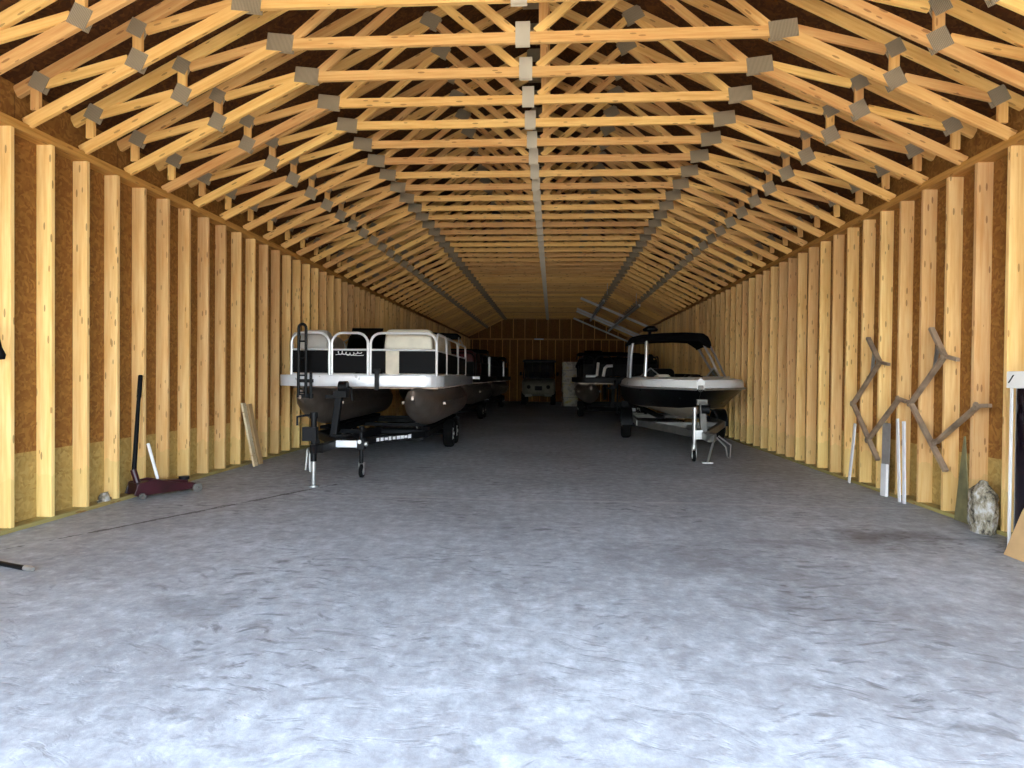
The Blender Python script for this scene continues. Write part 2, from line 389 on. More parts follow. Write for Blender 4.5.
# ---------------------------------------------------------------- trusses
ZB = lambda u: 4.279-.4936*(u-2.236) if u > 2.236 else 4.279      # underside of the bottom chord
def gusset(t, u, z, w, h, ang=0, mat='gusset', T=.038):
    bm = nb()
    for sy in (-1, 1): add_box(bm, (0, sy*(T/2+.0015), 0), (w, .003, h))
    return obj('gusset_plate', bm, mat, t, mw=Matrix.Translation((u, 0, z)) @ Matrix.Rotation(-ang, 4, 'Y'))
def make_truss():
    t = thing('roof_truss', '', 'roof truss'); CW = .096; a = math.atan(.4936); c2 = CW/2/math.cos(a); b = math.atan(.51)
    t1, t2 = .038, .035
    member('bottom_chord', (-2.236, 0, 4.279+CW/2), (2.236, 0, 4.279+CW/2), CW, t1, 'pine', t)
    for s in (-1, 1):
        P = lambda u, z: (s*u, 0, z)
        member('bottom_chord', P(HALF+.05, ZB(HALF+.05)+c2), P(2.24, 4.279+CW/2), CW, t2, 'pine', t)
        member('top_chord', P(UO-.01, ZT(UO-.01)), P(.02, ZT(.02)), .10, t1, 'pine', t)
        member('web', P(4.06, 3.50), P(4.06, ZT(4.06)-.05), .078, .033, 'pine', t, upv=V((1, 0, 0)))              # heel
        zb = ZB(3.17)+c2; zt = ZT(3.17)
        member('web', P(3.17, zb), P(3.17, zt-.05), .078, .033, 'pine', t, upv=V((1, 0, 0)))
        member('web', P(3.25, zb+.03), P(3.98, ZT(3.98)-.06), .078, .031, 'pine', t)
        member('web', P(2.30, 4.279+CW*.75), P(3.10, zt-.05), .078, .031, 'pine', t)
        member('web', P(2.12, 4.279+CW*.9), P(1.12, ZT(1.1)-.06), .078, .033, 'pine', t)
        member('web', P(1.06, ZT(1.1)-.06), P(.10, 4.279+CW), .078, .033, 'pine', t)
        gusset(t, s*2.236, 4.279+CW*.62, .245, .155, s*a*.25)
        gusset(t, s*3.17, zb+.02, .155, .155, s*a)
        gusset(t, s*3.17, zt-.04, .14, .13, s*b)
        gusset(t, s*4.02, ZT(4.02)-.03, .15, .14, s*b)
        gusset(t, s*1.1, ZT(1.1)-.04, .2, .15, s*b)
    member('king_post', (.16, 0, 4.279+CW), (.16, 0, ZT(.16)-.05), .078, .031, 'pine', t, upv=V((1, 0, 0)))
    gusset(t, 0, ZT(0)-.05, .25, .16)
    gusset(t, -.02, 4.279+CW*.85, .13, .21, 0, 'galv')
    return t
ORD = 'first second third fourth fifth sixth seventh eighth ninth tenth eleventh twelfth thirteenth fourteenth fifteenth sixteenth seventeenth eighteenth nineteenth twentieth'.split()
truss = make_truss()
kk = list(range(-2, 45))
for i, k in enumerate(kk):
    y = 5.4785+.6096*k
    if y > Y1-.2: break
    o = truss if i == 0 else copy_tree(truss)
    o.location = (CX, y+.019, 0)
    if i == 0: o['label'] = 'pine roof truss nearest the camera, only its plated slopes showing in the top corners'
    elif i == 1: o['label'] = 'pine roof truss second from the camera, flat chord cut by the top of the photo'
    elif i == 2: o['label'] = 'foremost pine roof truss whose whole flat chord shows between two grey plates'
    elif i < 20: o['label'] = 'pine roof truss with grey joint plates, %s one back from the camera' % ORD[i]
    else: o['label'] = 'dim pine roof truss crowded among the small far ones over the deep end'
    o['group'] = 'roof trusses in a row down the shed' if i < 20 else 'far roof trusses over the deep end'

# ---------------------------------------------------------------- pontoon boats
def loop_rail(bm, A, B, z0, z1, zm, r=.019, rad=.16):
    """tube frame with rounded top corners between plan points A and B, plus a mid rail"""
    A, B = V((*A, 0)), V((*B, 0)); d = (B-A).normalized(); L = (B-A).length
    prof = [(0, z0)]+[(rad+rad*math.cos(a), z1-rad+rad*math.sin(a)) for a in [math.pi-math.pi/2*k/5 for k in range(6)]]
    prof += [(L-rad+rad*math.cos(a), z1-rad+rad*math.sin(a)) for a in [math.pi/2-math.pi/2*k/5 for k in range(6)]]+[(L, z0)]
    add_tube(bm, [A+d*u+V((0, 0, z)) for u, z in prof], r, 8)
    for z in (zm, z0+.02): add_tube(bm, [A+d*r+V((0, 0, z)), B-d*r+V((0, 0, z))], r*.8, 8)
def fence(t, A, B, skin, rail='rail', z0=1.30, z1=1.94, zm=1.69):
    bm = nb(); a, b = V((*A, 0)), V((*B, 0)); d = (b-a).normalized()
    add_bar(bm, a+d*.02+V((0, 0, (z0+zm)/2+.015)), b-d*.02+V((0, 0, (z0+zm)/2+.015)), .012, zm-z0-.06)
    p = obj('fence_panel', bm, skin, t)
    bm = nb(); loop_rail(bm, A, B, z0, z1, zm); obj('rail', bm, rail, p, smooth=True)
    return p
def seat_back(t, x0, x1, y0, y1, z0, z1, mat, slope=.06, name='lounge_back'):
    bm = nb(); secs = []
    for z, s in ((z0, 0), (z0+.03, -.02), ((z0+z1)/2, 0), (z1-.05, .02), (z1-.01, .05), (z1, .09)):
        q = max(0, s)
        secs.append([(x, y, z) for x, y in round_rect(x0+q+slope*(z-z0)/(z1-z0), x1-q-slope*(z-z0)/(z1-z0), y0+q, y1-q, .05, 3)])
    add_loft(bm, secs); return obj(name, bm, mat, t, smooth=True)
def pontoon_boat(label, loc, rz, Wd=2.5, L=5.0, front=((-1.03, -.46), (-.42, .12), (.16, 1.15)), skin='blackv', accent=None, rail='rail', fascia='fascia', group=None, full=True, seats=('grey_vinyl', 'cream')):
    t = thing('pontoon_boat', label, 'boat', loc, rz, group); R_, z0 = .32, .82; h = Wd/2
    for s in (-1, 1):
        bm = nb(); ys = [(-.03, .02), (0, .06), (.1, .11), (.28, .175), (.5, .23), (.8, .285), (1.1, .315), (1.35, .32), (L-.25, .32), (L-.12, .29), (L-.08, .2)]
        add_tube(bm, [(s*.83, y, z0+(R_-r)*.9) for y, r in ys], [r for y, r in ys], 28)
        o = obj('pontoon_tube', bm, 'tube', t, smooth=True)
        bm = nb(); add_bar(bm, (s*.83-.335, .9, z0+.05), (s*.83-.335, L-.4, z0+.05), .05, .05); add_bar(bm, (s*.83+.335, .9, z0+.05), (s*.83+.335, L-.4, z0+.05), .05, .05)
        obj('strake', bm, 'tube', o, bevel=.01)
        bm = nb(); add_prism(bm, [(-.06, z0+.13), (.3, z0-.02), (.3, z0+.03), (-.06, z0+.19)], 0, s*.83-.02, s*.83+.02); obj('nose_plate', bm, 'tube', o, bevel=.004)
    bm = nb(); poly = [(-h, L)]+[(x, y) for x, y in ngon_arc(-h+.32, .32, .32, math.pi, 1.5*math.pi, 6)]+[(x, y) for x, y in ngon_arc(h-.32, .32, .32, 1.5*math.pi, 2*math.pi, 6)]+[(h, L)]
    add_prism(bm, poly, 2, 1.142, 1.31); obj('deck', bm, fascia, t, bevel=.012, smooth=True)
    bm = nb()
    for k in range(7): add_bar(bm, (-h+.12, .5+k*(L-.9)/6, 1.125), (h-.12, .5+k*(L-.9)/6, 1.125), .08, .04)
    obj('cross_channel', bm, 'tube', t)
    yb = .14
    for i, (a, b) in enumerate(front):
        p = fence(t, (a, yb), (b, yb), skin, rail)
        if i == 1:
            p.name = 'bow_gate'
            if full:      # pale script flourish on the gate
                bm = nb(); m = (a+b)/2; pts = []
                for k in range(110):
                    u = k/109; pts.append((m-.185+.37*u+.014*math.cos(u*40), yb-.0105, 1.633+.024*math.sin(u*40)*(1.25-u*.9)+.012*math.sin(u*9)))
                add_tube(bm, pts, .0055, 5); add_tube(bm, [(m-.21+.42*k/10, yb-.0105, 1.612+.010*math.sin(k*.6)) for k in range(11)], .0045, 5)
                obj('script_emblem', bm, 'rail', p)
    if full:
        bm = nb(); add_box(bm, (.49, yb-.009, 1.50), (.20, .006, .35)); o = obj('pale_stripe', bm, 'hullcream', t, bevel=.002); o['label'] = 'pale cream stripe on black fence panel'
    xs = h-.11; cuts = [.16, 1.28, 2.9, L-.55]
    for s in (-1, 1):
        for k in range(3):
            xe = xs if s > 0 else h-.21; fence(t, (s*xe, cuts[k]+.03), (s*xe, cuts[k+1]-.03), accent if (accent and k == 0) else skin, rail)
    seat_back(t, -h+.22, -.52, .34, .62, 1.3, 2.0, seats[0], .03)
    seat_back(t, .28, h-.17, .34, .62, 1.3, 2.02, seats[1], .03)
    seat_back(t, h-.42, h-.17, .64, 2.6, 1.3, 1.99, seats[1], .02)
    seat_back(t, -h+.17, -h+.42, .64, 2.2, 1.3, 1.99, seats[0], .02)
    seat_back(t, .22, h-.44, .64, 1.9, 1.3, 1.58, seats[1], .01, 'lounge_cushion')
    seat_back(t, -h+.44, -.5, .64, 1.7, 1.3, 1.58, seats[0], .01, 'lounge_cushion')
    # helm
    bm = nb(); secs = [[(x, y, z) for x, y in round_rect(-.95, -.25, 2.55+dy, 3.15, .06, 3)] for z, dy in ((1.3, .0), (1.75, .02), (1.98, .12), (2.05, .2))]
    add_loft(bm, secs); hc = obj('helm_console', bm, 'black', t, smooth=True)
    bm = nb(); add_prism(bm, [(2.72, 2.03), (2.735, 2.03), (2.86, 2.22), (2.845, 2.22)], 0, -.9, -.3); obj('windscreen', bm, 'glass_dark', hc)
    bm = nb(); add_tube(bm, [(-.6+.16*math.cos(a), 3.22+.05*math.sin(a), 1.9+.15*math.sin(a)) for a in [2*math.pi*k/20 for k in range(20)]], .015, 8, closed=True)
    obj('steering_wheel', bm, 'blackv', hc, smooth=True)
    # folded top in its boot
    bm = nb(); add_tube(bm, [(-h+.12, 3.5, 2.08), (-h+.2, 3.5, 2.11), (-.4, 3.48, 2.13), (.4, 3.48, 2.13), (h-.2, 3.5, 2.11), (h-.12, 3.5, 2.08)], [.03, .065, .075, .075, .065, .03], 10)
    b = obj('folded_sun_top', bm, 'canvas', t, smooth=True)
    for s in (-1, 1):
        for y in (3.0, 3.9):
            bm = nb(); add_tube(bm, [(s*xs, y, 1.94), (s*(h-.16), 3.5, 2.1)], .014, 8); obj('top_strut', bm, 'alu' if full else 'steelblk', b, smooth=True)
    # outboard
    bm = nb(); secs = [[(x, y+L, z) for x, y in round_rect(-.17*q, .17*q, .08, .08+.5*q, .1*q, 3)] for z, q in ((1.2, .75), (1.3, 1), (1.55, 1), (1.66, .8), (1.7, .5))]
    add_loft(bm, secs); m = obj('outboard_motor', bm, 'black', t, smooth=True)
    bm = nb(); add_prism(bm, [(L-.02, .95), (L+.32, 1.2), (L+.14, 1.2), (L-.02, 1.2)], 0, -.08, .08); add_prism(bm, [(L+.1, 1.2), (L+.36, 1.2), (L+.3, .55), (L+.16, .55)], 0, -.05, .05); add_tube(bm, [(0, L+.02, .52), (0, L+.2, .52), (0, L+.38, .52)], [.03, .06, .03], 10)
    obj('motor_leg', bm, 'black', m, bevel=.01)
    return t
def bow_fittings(t):
    bm = nb(); x = -.80
    pts = [(x-.055, -.045, .98), (x-.055, -.045, 1.98)]+[(x-.055*math.cos(a), -.045, 1.99+.06*math.sin(a)) for a in [math.pi*k/8 for k in range(1, 8)]]+[(x+.055, -.045, 1.98), (x+.055, -.045, .98)]
    add_tube(bm, pts, .022, 8)
    for z in (1.05, 1.3, 1.55, 1.8): add_tube(bm, [(x-.05, -.045, z), (x+.05, -.045, z)], .014, 6)
    add_tube(bm, [(x+.13, -.045, .96), (x+.13, -.045, 1.36)], .022, 8); add_bar(bm, (x-.06, -.03, 1.0), (x+.16, -.03, 1.0), .03, .06); add_bar(bm, (x-.06, -.03, 1.22), (x+.16, -.03, 1.22), .03, .05)
    obj('boarding_ladder', bm, 'steelblk', t, smooth=True)
    bm = nb(); add_box(bm, (.30, -.035, 1.24), (.06, .06, .3)); add_box(bm, (.30, -.02, 1.38), (.09, .09, .05)); obj('bow_bracket', bm, 'steelblk', t, bevel=.012)

def tire(t, c, r=.25, w=.18, name='wheel'):
    bm = nb(); add_wheel(bm, c, r, w); o = obj(name, bm, 'rubber', t, smooth=True)
    bm = nb(); add_disc(bm, c, r*.57, w*.66); sx = 1 if c[0] > 0 else -1
    for k in range(5):
        a = 2*math.pi*k/5; add_box(bm, (c[0]+sx*w*.36, c[1]+r*.34*math.cos(a), c[2]+r*.34*math.sin(a)), (.02, r*.14, r*.14))
    add_disc(bm, (c[0]+sx*w*.38, c[1], c[2]), r*.14, .05); obj('rim', bm, 'steel', o, bevel=.004)
    return o
def boat_trailer(label, loc, rz, L=5.0, group=None):
    t = thing('boat_trailer', label, 'trailer', loc, rz, group)
    bm = nb(); add_bar(bm, (0, -1.72, .43), (0, 1.2, .40), .08, .10); obj('tongue', bm, 'steelblk', t, bevel=.008)
    bm = nb(); add_prism(bm, [(-.06, -1.75), (.06, -1.75), (.045, -1.93), (0, -1.98), (-.045, -1.93)], 2, .40, .50); add_box(bm, (0, -1.82, .52), (.03, .16, .05)); obj('coupler', bm, 'steelblk', t, bevel=.01)
    for s in (-1, 1):
        bm = nb(); add_bar(bm, (s*.03, -.95, .41), (s*.86, .55, .40), .06, .10); v = obj('angled_rail', bm, 'steelblk', t, bevel=.006)
        if s > 0:
            bm = nb(); d = (V((.86, .55, .40))-V((.03, -.95, .41))).normalized(); n = V((d.y, -d.x, 0))
            p0 = V((.03, -.95, .41))+d*.62+n*.032; 
            random.seed(3)
            for k in range(9): add_bar(bm, p0+d*(.085*k), p0+d*(.085*k+random.uniform(.05, .075)), .004, random.uniform(.035, .06))
            o = obj('rail_lettering', bm, 'label', v); o['label'] = 'pale lettering strip'
        bm = nb(); add_bar(bm, (s*.83, .5, .37), (s*.83, L-.4, .37), .07, .10); obj('side_rail', bm, 'steelblk', t, bevel=.006)
        bm = nb(); add_bar(bm, (s*.83, .9, .46), (s*.83, L-.5, .46), .14, .05); obj('bunk', bm, 'canvas', t, bevel=.01)
    for y in (.6, 1.7, 3.3, L-.5):
        bm = nb(); add_bar(bm, (-.83, y, .33), (.83, y, .33), .07, .07); obj('cross_member', bm, 'steelblk', t, bevel=.006)
    for y in (2.35, 2.95):
        bm = nb(); add_tube(bm, [(-.95, y, .25), (.95, y, .25)], .03, 10); obj('axle', bm, 'steelblk', t, smooth=True)
        for s in (-1, 1): tire(t, (s*1.02, y, .25), .25, .18)
    bm = nb(); add_bar(bm, (-.25, -.42, .42), (-.21, -.30, 1.0), .09, .10, V((0, 1, 0))); add_box(bm, (-.19, -.28, 1.04), (.18, .16, .1)); add_bar(bm, (0, -.42, .44), (-.28, -.42, .44), .1, .08); p = obj('winch_post', bm, 'steelblk', t, bevel=.008)
    bm = nb(); add_disc(bm, (-.15, -.30, 1.14), .085, .12); add_tube(bm, [(-.08, -.30, 1.14), (-.03, -.34, 1.13), (0, -.42, 1.04), (.02, -.42, .95)], .016, 8); add_box(bm, (-.32, -.3, 1.0), (.16, .07, .05)); obj('winch', bm, 'steelblk', p, bevel=.004)
    # front jack with its foot and crank
    bm = nb(); add_tube(bm, [(-.02, -1.86, .30), (-.02, -1.86, .80)], .035, 12); add_tube(bm, [(-.02, -1.86, .80), (-.02, -1.86, .87)], .045, 12); add_tube(bm, [(-.02, -1.86, .84), (-.1, -1.9, .84), (-.2, -1.9, .82), (-.2, -1.9, .72)], .014, 8)
    add_box(bm, (-.06, -1.86, .62), (.16, .1, .16)); j = obj('tongue_jack', bm, 'steelblk', t, bevel=0, smooth=True)
    bm = nb(); add_tube(bm, [(-.02, -1.86, .03), (-.02, -1.86, .32)], .026, 10); add_disc(bm, (-.02, -1.86, .012), .06, .024, 'Z'); obj('jack_foot', bm, 'steel', j, smooth=True)
    bm = nb()
    for k, (dx, ph) in enumerate(((-.10, 0), (-.06, 1.2))): add_tube(bm, [(dx*(1+.25*math.sin(3*u+ph)), -1.84, .44-1.0*u*(1-u)*1.0-.02*k) for u in [i/9 for i in range(10)]], .011, 6)
    obj('safety_chain', bm, 'steel', t)
    # swing jack with caster, carried on a short arm
    bm = nb(); add_bar(bm, (.04, -1.2, .435), (.31, -1.2, .435), .07, .085); o = obj('jack_arm', bm, 'label', t, bevel=.006); o['label'] = 'white decal covered arm'
    bm = nb(); add_tube(bm, [(.36, -1.2, .19), (.36, -1.2, .62)], .026, 12); add_tube(bm, [(.36, -1.2, .60), (.36, -1.2, .66)], .036, 12); add_tube(bm, [(.36, -1.2, .64), (.36, -1.3, .645), (.4, -1.36, .60)], .012, 8); add_box(bm, (.36, -1.2, .435), (.09, .09, .13))
    j = obj('swing_jack', bm, 'steelblk', t, smooth=True)
    bm = nb(); add_disc(bm, (.36, -1.2, .435), .03, .16, 'X'); add_disc(bm, (.36, -1.28, .47), .025, .03, 'Y'); obj('pin', bm, 'steel', j)
    bm = nb(); add_wheel(bm, (.36, -1.17, .085), .085, .05, inner=.3); w = obj('caster', bm, 'rubber', j, smooth=True)
    bm = nb(); add_disc(bm, (.36, -1.17, .085), .05, .06); add_prism(bm, [(-1.22, .2), (-1.14, .2), (-1.15, .07), (-1.19, .07)], 0, .325, .333); add_prism(bm, [(-1.22, .2), (-1.14, .2), (-1.15, .07), (-1.19, .07)], 0, .388, .396); obj('caster_fork', bm, 'steel', w)
    # tail light bar
    bm = nb(); add_bar(bm, (-.95, L-.36, .37), (.95, L-.36, .37), .06, .1); obj('light_bar', bm, 'steelblk', t)
    return t
A2 = math.radians(2.2)
b1 = pontoon_boat('black and white pontoon boat on the left with white rounded fence frames and cream seats', (-2.87, 8.85, 0), A2, L=4.9)
bow_fittings(b1)
boat_trailer('black trailer with white decal and caster jack under the nearest pontoon boat', (-2.83, 8.85, 0), A2, L=4.9)
b2 = pontoon_boat('dark pontoon boat with a deep red side panel parked behind the cream-seated pontoon boat', (-3.22, 16.4, 0), 0, L=4.9, accent='redvinyl', rail='steelblk', seats=('blackv', 'redvinyl'), full=False, front=((-1.06, -.3), (-.26, .26), (.3, 1.09)), fascia='steelblk')
boat_trailer('dark trailer under the pontoon boat that has the deep red side panel', (-3.22, 16.4, 0), 0, L=4.9)
b5 = pontoon_boat('farthest pontoon boat on the left, only a pale fence post showing in the gloom', (-3.22, 23.8, 0), 0, L=4.9, rail='steelblk', seats=('blackv', 'blackv'), full=False, front=((-1.06, -.3), (-.26, .26), (.3, 1.09)), fascia='steelblk')
boat_trailer('trailer under the farthest pontoon boat on the left side of the shed', (-3.22, 23.8, 0), 0, L=4.9)
for b, y in ((b2, 3.3), (b5, 1.6)):
    bm = nb(); add_bar(bm, (1.17, y, 1.31), (1.17, y, 1.93), .07, .07, V((0, 1, 0))); o = obj('stern_post', bm, 'rail', b, bevel=.012); o['label'] = 'pale fence post'
bm = nb(); add_bar(bm, (.86, -.03, 1.27), (1.26, .06, 1.27), .03, .08); o = obj('bow_corner_strip', bm, 'rail', b2, bevel=.01); o['label'] = 'pale bow corner strip'  # pale strip along the bow corner of the dark deck
b4 = pontoon_boat('dark pontoon boat under a black cover behind the boat with the sun top', (1.96, 18.2, 0), 0, L=4.9, seats=('blackv', 'blackv'), full=False, skin='blackv', rail='steelblk', front=((-1.06, -.75), (-.71, -.2), (-.16, 1.09)), fascia='steelblk')
bm = nb(); secs = []
for y, zt in ((.2, 1.80), (.5, 1.88), (2.5, 1.93), (4.4, 1.86), (4.7, 1.78)):
    secs.append([(x, y, z) for x, z in ((-1.13, zt-.12), (-1.08, zt-.02), (-.5, zt+.03), (0, zt+.05), (.5, zt+.03), (1.08, zt-.02), (1.13, zt-.12), (1.0, zt-.14), (-1.0, zt-.14))])
add_loft(bm, secs)
for s_ in (-1, 1):
    for y in (.3, 2.4, 4.5): add_tube(bm, [(s_*1.05, y, 1.3), (s_*1.08, y, 1.85)], .02, 8)
obj('boat_cover', bm, 'canvas', b4, smooth=True)
bm = nb(); add_tube(bm, [(-.98, .08, 1.34), (-.75, .05, 1.34), (-.66, .08, 1.38), (-.62, .1, 1.75)], .04, 8); obj('grab_rail', bm, 'rail', b4, smooth=True)
bm = nb(); add_tube(bm, [(-.2, .1, 1.66), (-.36, .09, 1.65), (-.43, .09, 1.58), (-.47, .1, 1.34)], .045, 8); obj('grab_rail', bm, 'rail', b4, smooth=True)
boat_trailer('trailer under the black-covered pontoon boat on the right side', (1.96, 18.2, 0), 0, L=4.9)

# ---------------------------------------------------------------- the runabout
BR = math.radians(-3.2)
t = thing('runabout_boat', 'black hulled runabout with white deck and black sun top by the right wall', 'boat', (2.4, 10.2, 0), BR)
ST = [  # y, keel z, (chine x, z), (side top x, z), (sheer x, z)
 (-.06, 1.08, (.001, 1.085), (.05, 1.13), (.07, 1.27)), (.08, .96, (.001, .965), (.26, 1.135), (.28, 1.275)), (.3, .83, (.004, .832), (.52, 1.14), (.53, 1.28)), (.65, .71, (.24, .79), (.80, 1.14), (.80, 1.28)),
 (1.1, .61, (.52, .785), (.96, 1.14), (.95, 1.28)), (1.8, .55, (.78, .775), (1.02, 1.14), (1.0, 1.285)), (2.8, .52, (.90, .76), (1.03, 1.14), (1.01, 1.30)), (4.2, .52, (.91, .75), (1.02, 1.14), (1.0, 1.29)), (5.6, .54, (.90, .75), (.98, 1.13), (.96, 1.25))]
bm = nb()
for s in (-1, 1):
    add_loft(bm, [[(0, y, k), (s*cx*.5, y, k+(cz-k)*.55), (s*cx, y, cz)] for y, k, (cx, cz), _, _ in ST if y > .2], closed=False)
obj('hull_bottom', bm, 'hullcream', t, smooth=True)
bm = nb()
for s in (-1, 1):
    add_loft(bm, [[(s*cx, y, cz), (s*(cx*.45+tx*.55+.01), y, cz+(tz-cz)*.5), (s*tx, y, tz)] for y, k, (cx, cz), (tx, tz), _ in ST], closed=False)
y, k, (cx, cz), (tx, tz), (sx_, sz) = ST[-1]
f = [bm.verts.new(p) for p in ((0, y, k), (cx, y, cz), (tx, y, tz), (sx_, y, sz), (-sx_, y, sz), (-tx, y, tz), (-cx, y, cz))]; bm.faces.new(f)
y, k, (cx, cz), (tx, tz), (sx_, sz) = ST[0]
f = [bm.verts.new(p) for p in ((0, y, k), (cx, y, cz), (tx, y, tz), (-tx, y, tz), (-cx, y, cz))]; bm.faces.new(f)
obj('hull_side', bm, 'black', t, smooth=True)
bm = nb()
for s in (-1, 1): add_tube(bm, [(s*(tx+.012), y, tz) for y, _, _, (tx, tz), _ in ST], .022, 6)
obj('rub_rail', bm, 'steel', t, smooth=True)
bm = nb()
for s in (-1, 1):       # white topsides, rolled over onto a side deck, then down into the cockpit
    secs = []
    for y, k, _, (tx, tz), (sx_, sz) in ST:
        inn = max(0, sx_-.26) if y > .6 else 0
        secs.append([(s*tx, y, tz), (s*sx_, y, sz-.02), (s*(sx_-.03 if sx_ > .1 else sx_*.6), y, sz+.012), (s*inn, y, sz+.05), (s*inn, y, (sz+.03 if y < .6 else (1.10 if y < 1.5 else .86)))])
    add_loft(bm, secs, closed=False)
y, k, _, (tx, tz), (sx_, sz) = ST[0]; bm.faces.new([bm.verts.new(p) for p in ((tx, y, tz), (sx_, y, sz-.02), (0, y, sz+.05), (-sx_, y, sz-.02), (-tx, y, tz))])
y, k, _, (tx, tz), (sx_, sz) = ST[-1]; bm.faces.new([bm.verts.new(p) for p in ((sx_, y, sz), (sx_-.26, y, sz+.05), (-sx_+.26, y, sz+.05), (-sx_, y, sz))])
obj('deck', bm, 'white', t, smooth=True)
bm = nb(); add_loft(bm, [[(-max(.02, sx_-.25), y, 1.10 if y < 1.5 else .86), (max(.02, sx_-.25), y, 1.10 if y < 1.5 else .86)] for y, _, _, _, (sx_, sz) in ST if y > .6], closed=False); obj('cockpit_floor', bm, 'grey_vinyl', t)
bm = nb(); add_box(bm, (0, -.08, 1.16), (.08, .04, .07)); obj('bow_eye', bm, 'galvtr', t, bevel=.008)
seat_back(t, -.72, -.06, 2.0, 2.5, .86, 1.50, 'black', .06, 'dash_console'); seat_back(t, .08, .72, 2.0, 2.5, .86, 1.36, 'black', .06, 'dash_console')
seat_back(t, -.66, -.18, 3.1, 3.5, .86, 1.52, 'blackv', .05, 'helm_seat'); seat_back(t, .18, .66, 3.1, 3.5, .86, 1.40, 'blackv', .05, 'passenger_seat')
seat_back(t, -.74, .74, 4.9, 5.3, .86, 1.42, 'blackv', .04, 'stern_bench'); seat_back(t, -.62, -.24, 1.15, 1.85, 1.12, 1.38, 'cream', .05, 'bow_cushion'); seat_back(t, .24, .62, 1.15, 1.85, 1.12, 1.34, 'cream', .05, 'bow_cushion')
bm = nb()
for p, q in (((.42, 1.75, 1.33), (.60, 1.95, 1.52)), ((.60, 1.95, 1.52), (.68, 1.75, 1.33)), ((.60, 1.95, 1.52), (.78, 2.2, 1.33)), ((.36, 1.74, 1.335), (.86, 1.78, 1.335)), ((-.42, 1.75, 1.33), (-.60, 1.95, 1.5)), ((-.60, 1.95, 1.5), (-.78, 2.2, 1.33))): add_tube(bm, [p, q], .016, 8)
w = obj('windscreen_frame', bm, 'alu', t, smooth=True)
for s in (-1, 1):
    bm = nb(); add_prism(bm, [(s*.44, 1.345), (s*.67, 1.345), (s*.60, 1.5)], 1, -.003, .003)
    for v in bm.verts: v.co.y += 1.76+(v.co.z-1.345)*1.15
    obj('pane', bm, 'glass', w)
bm = nb()      # sun top: thick arched canvas with drooping ends
secs = []
for x, dz, th in ((-1.02, -.08, .05), (-.97, -.03, .12), (-.8, .0, .14), (-.4, .035, .14), (0, .045, .145), (.3, .03, .15), (.36, .0, .2), (.45, -.06, .2), (.50, -.12, .12)):
    z = 2.08+dz; secs.append([(x, 1.7, z), (x, 1.76, z+th*.45), (x, 2.5, z+th*.6), (x, 3.2, z+th*.35), (x, 3.28, z-.05), (x, 3.2, z-th*.35), (x, 2.5, z-.02), (x, 1.78, z-th*.6)])
add_loft(bm, secs); b = obj('sun_top', bm, 'canvas', t, smooth=True)
bm = nb(); add_tube(bm, [(-.62, 2.0, 2.16), (-.62, 2.0, 2.24)], .03, 8); add_tube(bm, [(-.74, 2.0, 2.25), (-.66, 1.95, 2.27), (-.55, 1.95, 2.27), (-.48, 2.0, 2.25)], [.03, .06, .06, .03], 10); obj('spot_light', bm, 'black', b, smooth=True)
for pts, r in (([(-.99, 2.0, 1.31), (-.98, 1.9, 1.75), (-.95, 1.85, 2.04)], .03), ([(-.72, 1.76, 1.34), (-.70, 1.76, 1.8), (-.70, 1.8, 2.04)], .036), ([(.86, 2.1, 1.32), (.60, 1.95, 1.8), (.45, 1.85, 2.03)], .02), ([(.72, 2.0, 1.34), (.55, 2.1, 1.75), (.43, 2.2, 2.02)], .022), ([(-.95, 3.4, 1.32), (-.93, 3.2, 2.03)], .025), ([(.93, 3.4, 1.32), (.46, 3.1, 2.02)], .025)): bm = nb(); add_tube(bm, pts, r, 10); obj('frame_leg', bm, 'alu', b, smooth=True)
# its trailer
t = thing('boat_trailer', 'galvanized trailer with bright jack post under the black-hulled runabout', 'trailer', (2.4, 10.2, 0), BR)
bm = nb(); add_bar(bm, (0, -.95, .42), (0, 1.0, .42), .09, .11); obj('tongue', bm, 'galvtr', t, bevel=.008)
bm = nb(); add_prism(bm, [(-.06, -.92), (.06, -.92), (.045, -1.12), (0, -1.18), (-.045, -1.12)], 2, .40, .5); obj('coupler', bm, 'galvtr', t, bevel=.01)
for s in (-1, 1):
    bm = nb(); add_bar(bm, (s*.05, -.35, .42), (s*.82, 2.1, .42), .07, .12); obj('angled_rail', bm, 'galvtr', t, bevel=.006)
    bm = nb(); add_bar(bm, (s*.82, 2.05, .42), (s*.82, 5.3, .42), .07, .12); obj('side_rail', bm, 'galvtr', t, bevel=.006)
    bm = nb(); add_bar(bm, (s*.42, 1.6, .56), (s*.46, 5.2, .56), .12, .06); add_bar(bm, (s*.44, 2.2, .42), (s*.44, 2.2, .55), .06, .06); add_bar(bm, (s*.44, 4.6, .42), (s*.44, 4.6, .55), .06, .06); obj('bunk', bm, 'canvas', t, bevel=.01)
    tire(t, (s*.98, 3.3, .29), .29, .2); 
    bm = nb()
    rr = .35; secs = [[(s*.86, 3.3+rr*math.cos(a), .29+rr*math.sin(a)), (s*1.10, 3.3+rr*math.cos(a), .29+rr*math.sin(a)), (s*1.10, 3.3+(rr+.02)*math.cos(a), .29+(rr+.02)*math.sin(a)), (s*.86, 3.3+(rr+.02)*math.cos(a), .29+(rr+.02)*math.sin(a))] for a in [math.pi*(.02+.96*k/12) for k in range(13)]]
    add_loft(bm, secs); obj('fender', bm, 'steelblk', t, smooth=True)
    bm = nb(); add_tube(bm, [(s*.82, 5.25, .42), (s*1.08, 5.25, .42), (s*1.08, 5.25, 1.3)], .022, 8); obj('guide_post', bm, 'steelblk', t, smooth=True)
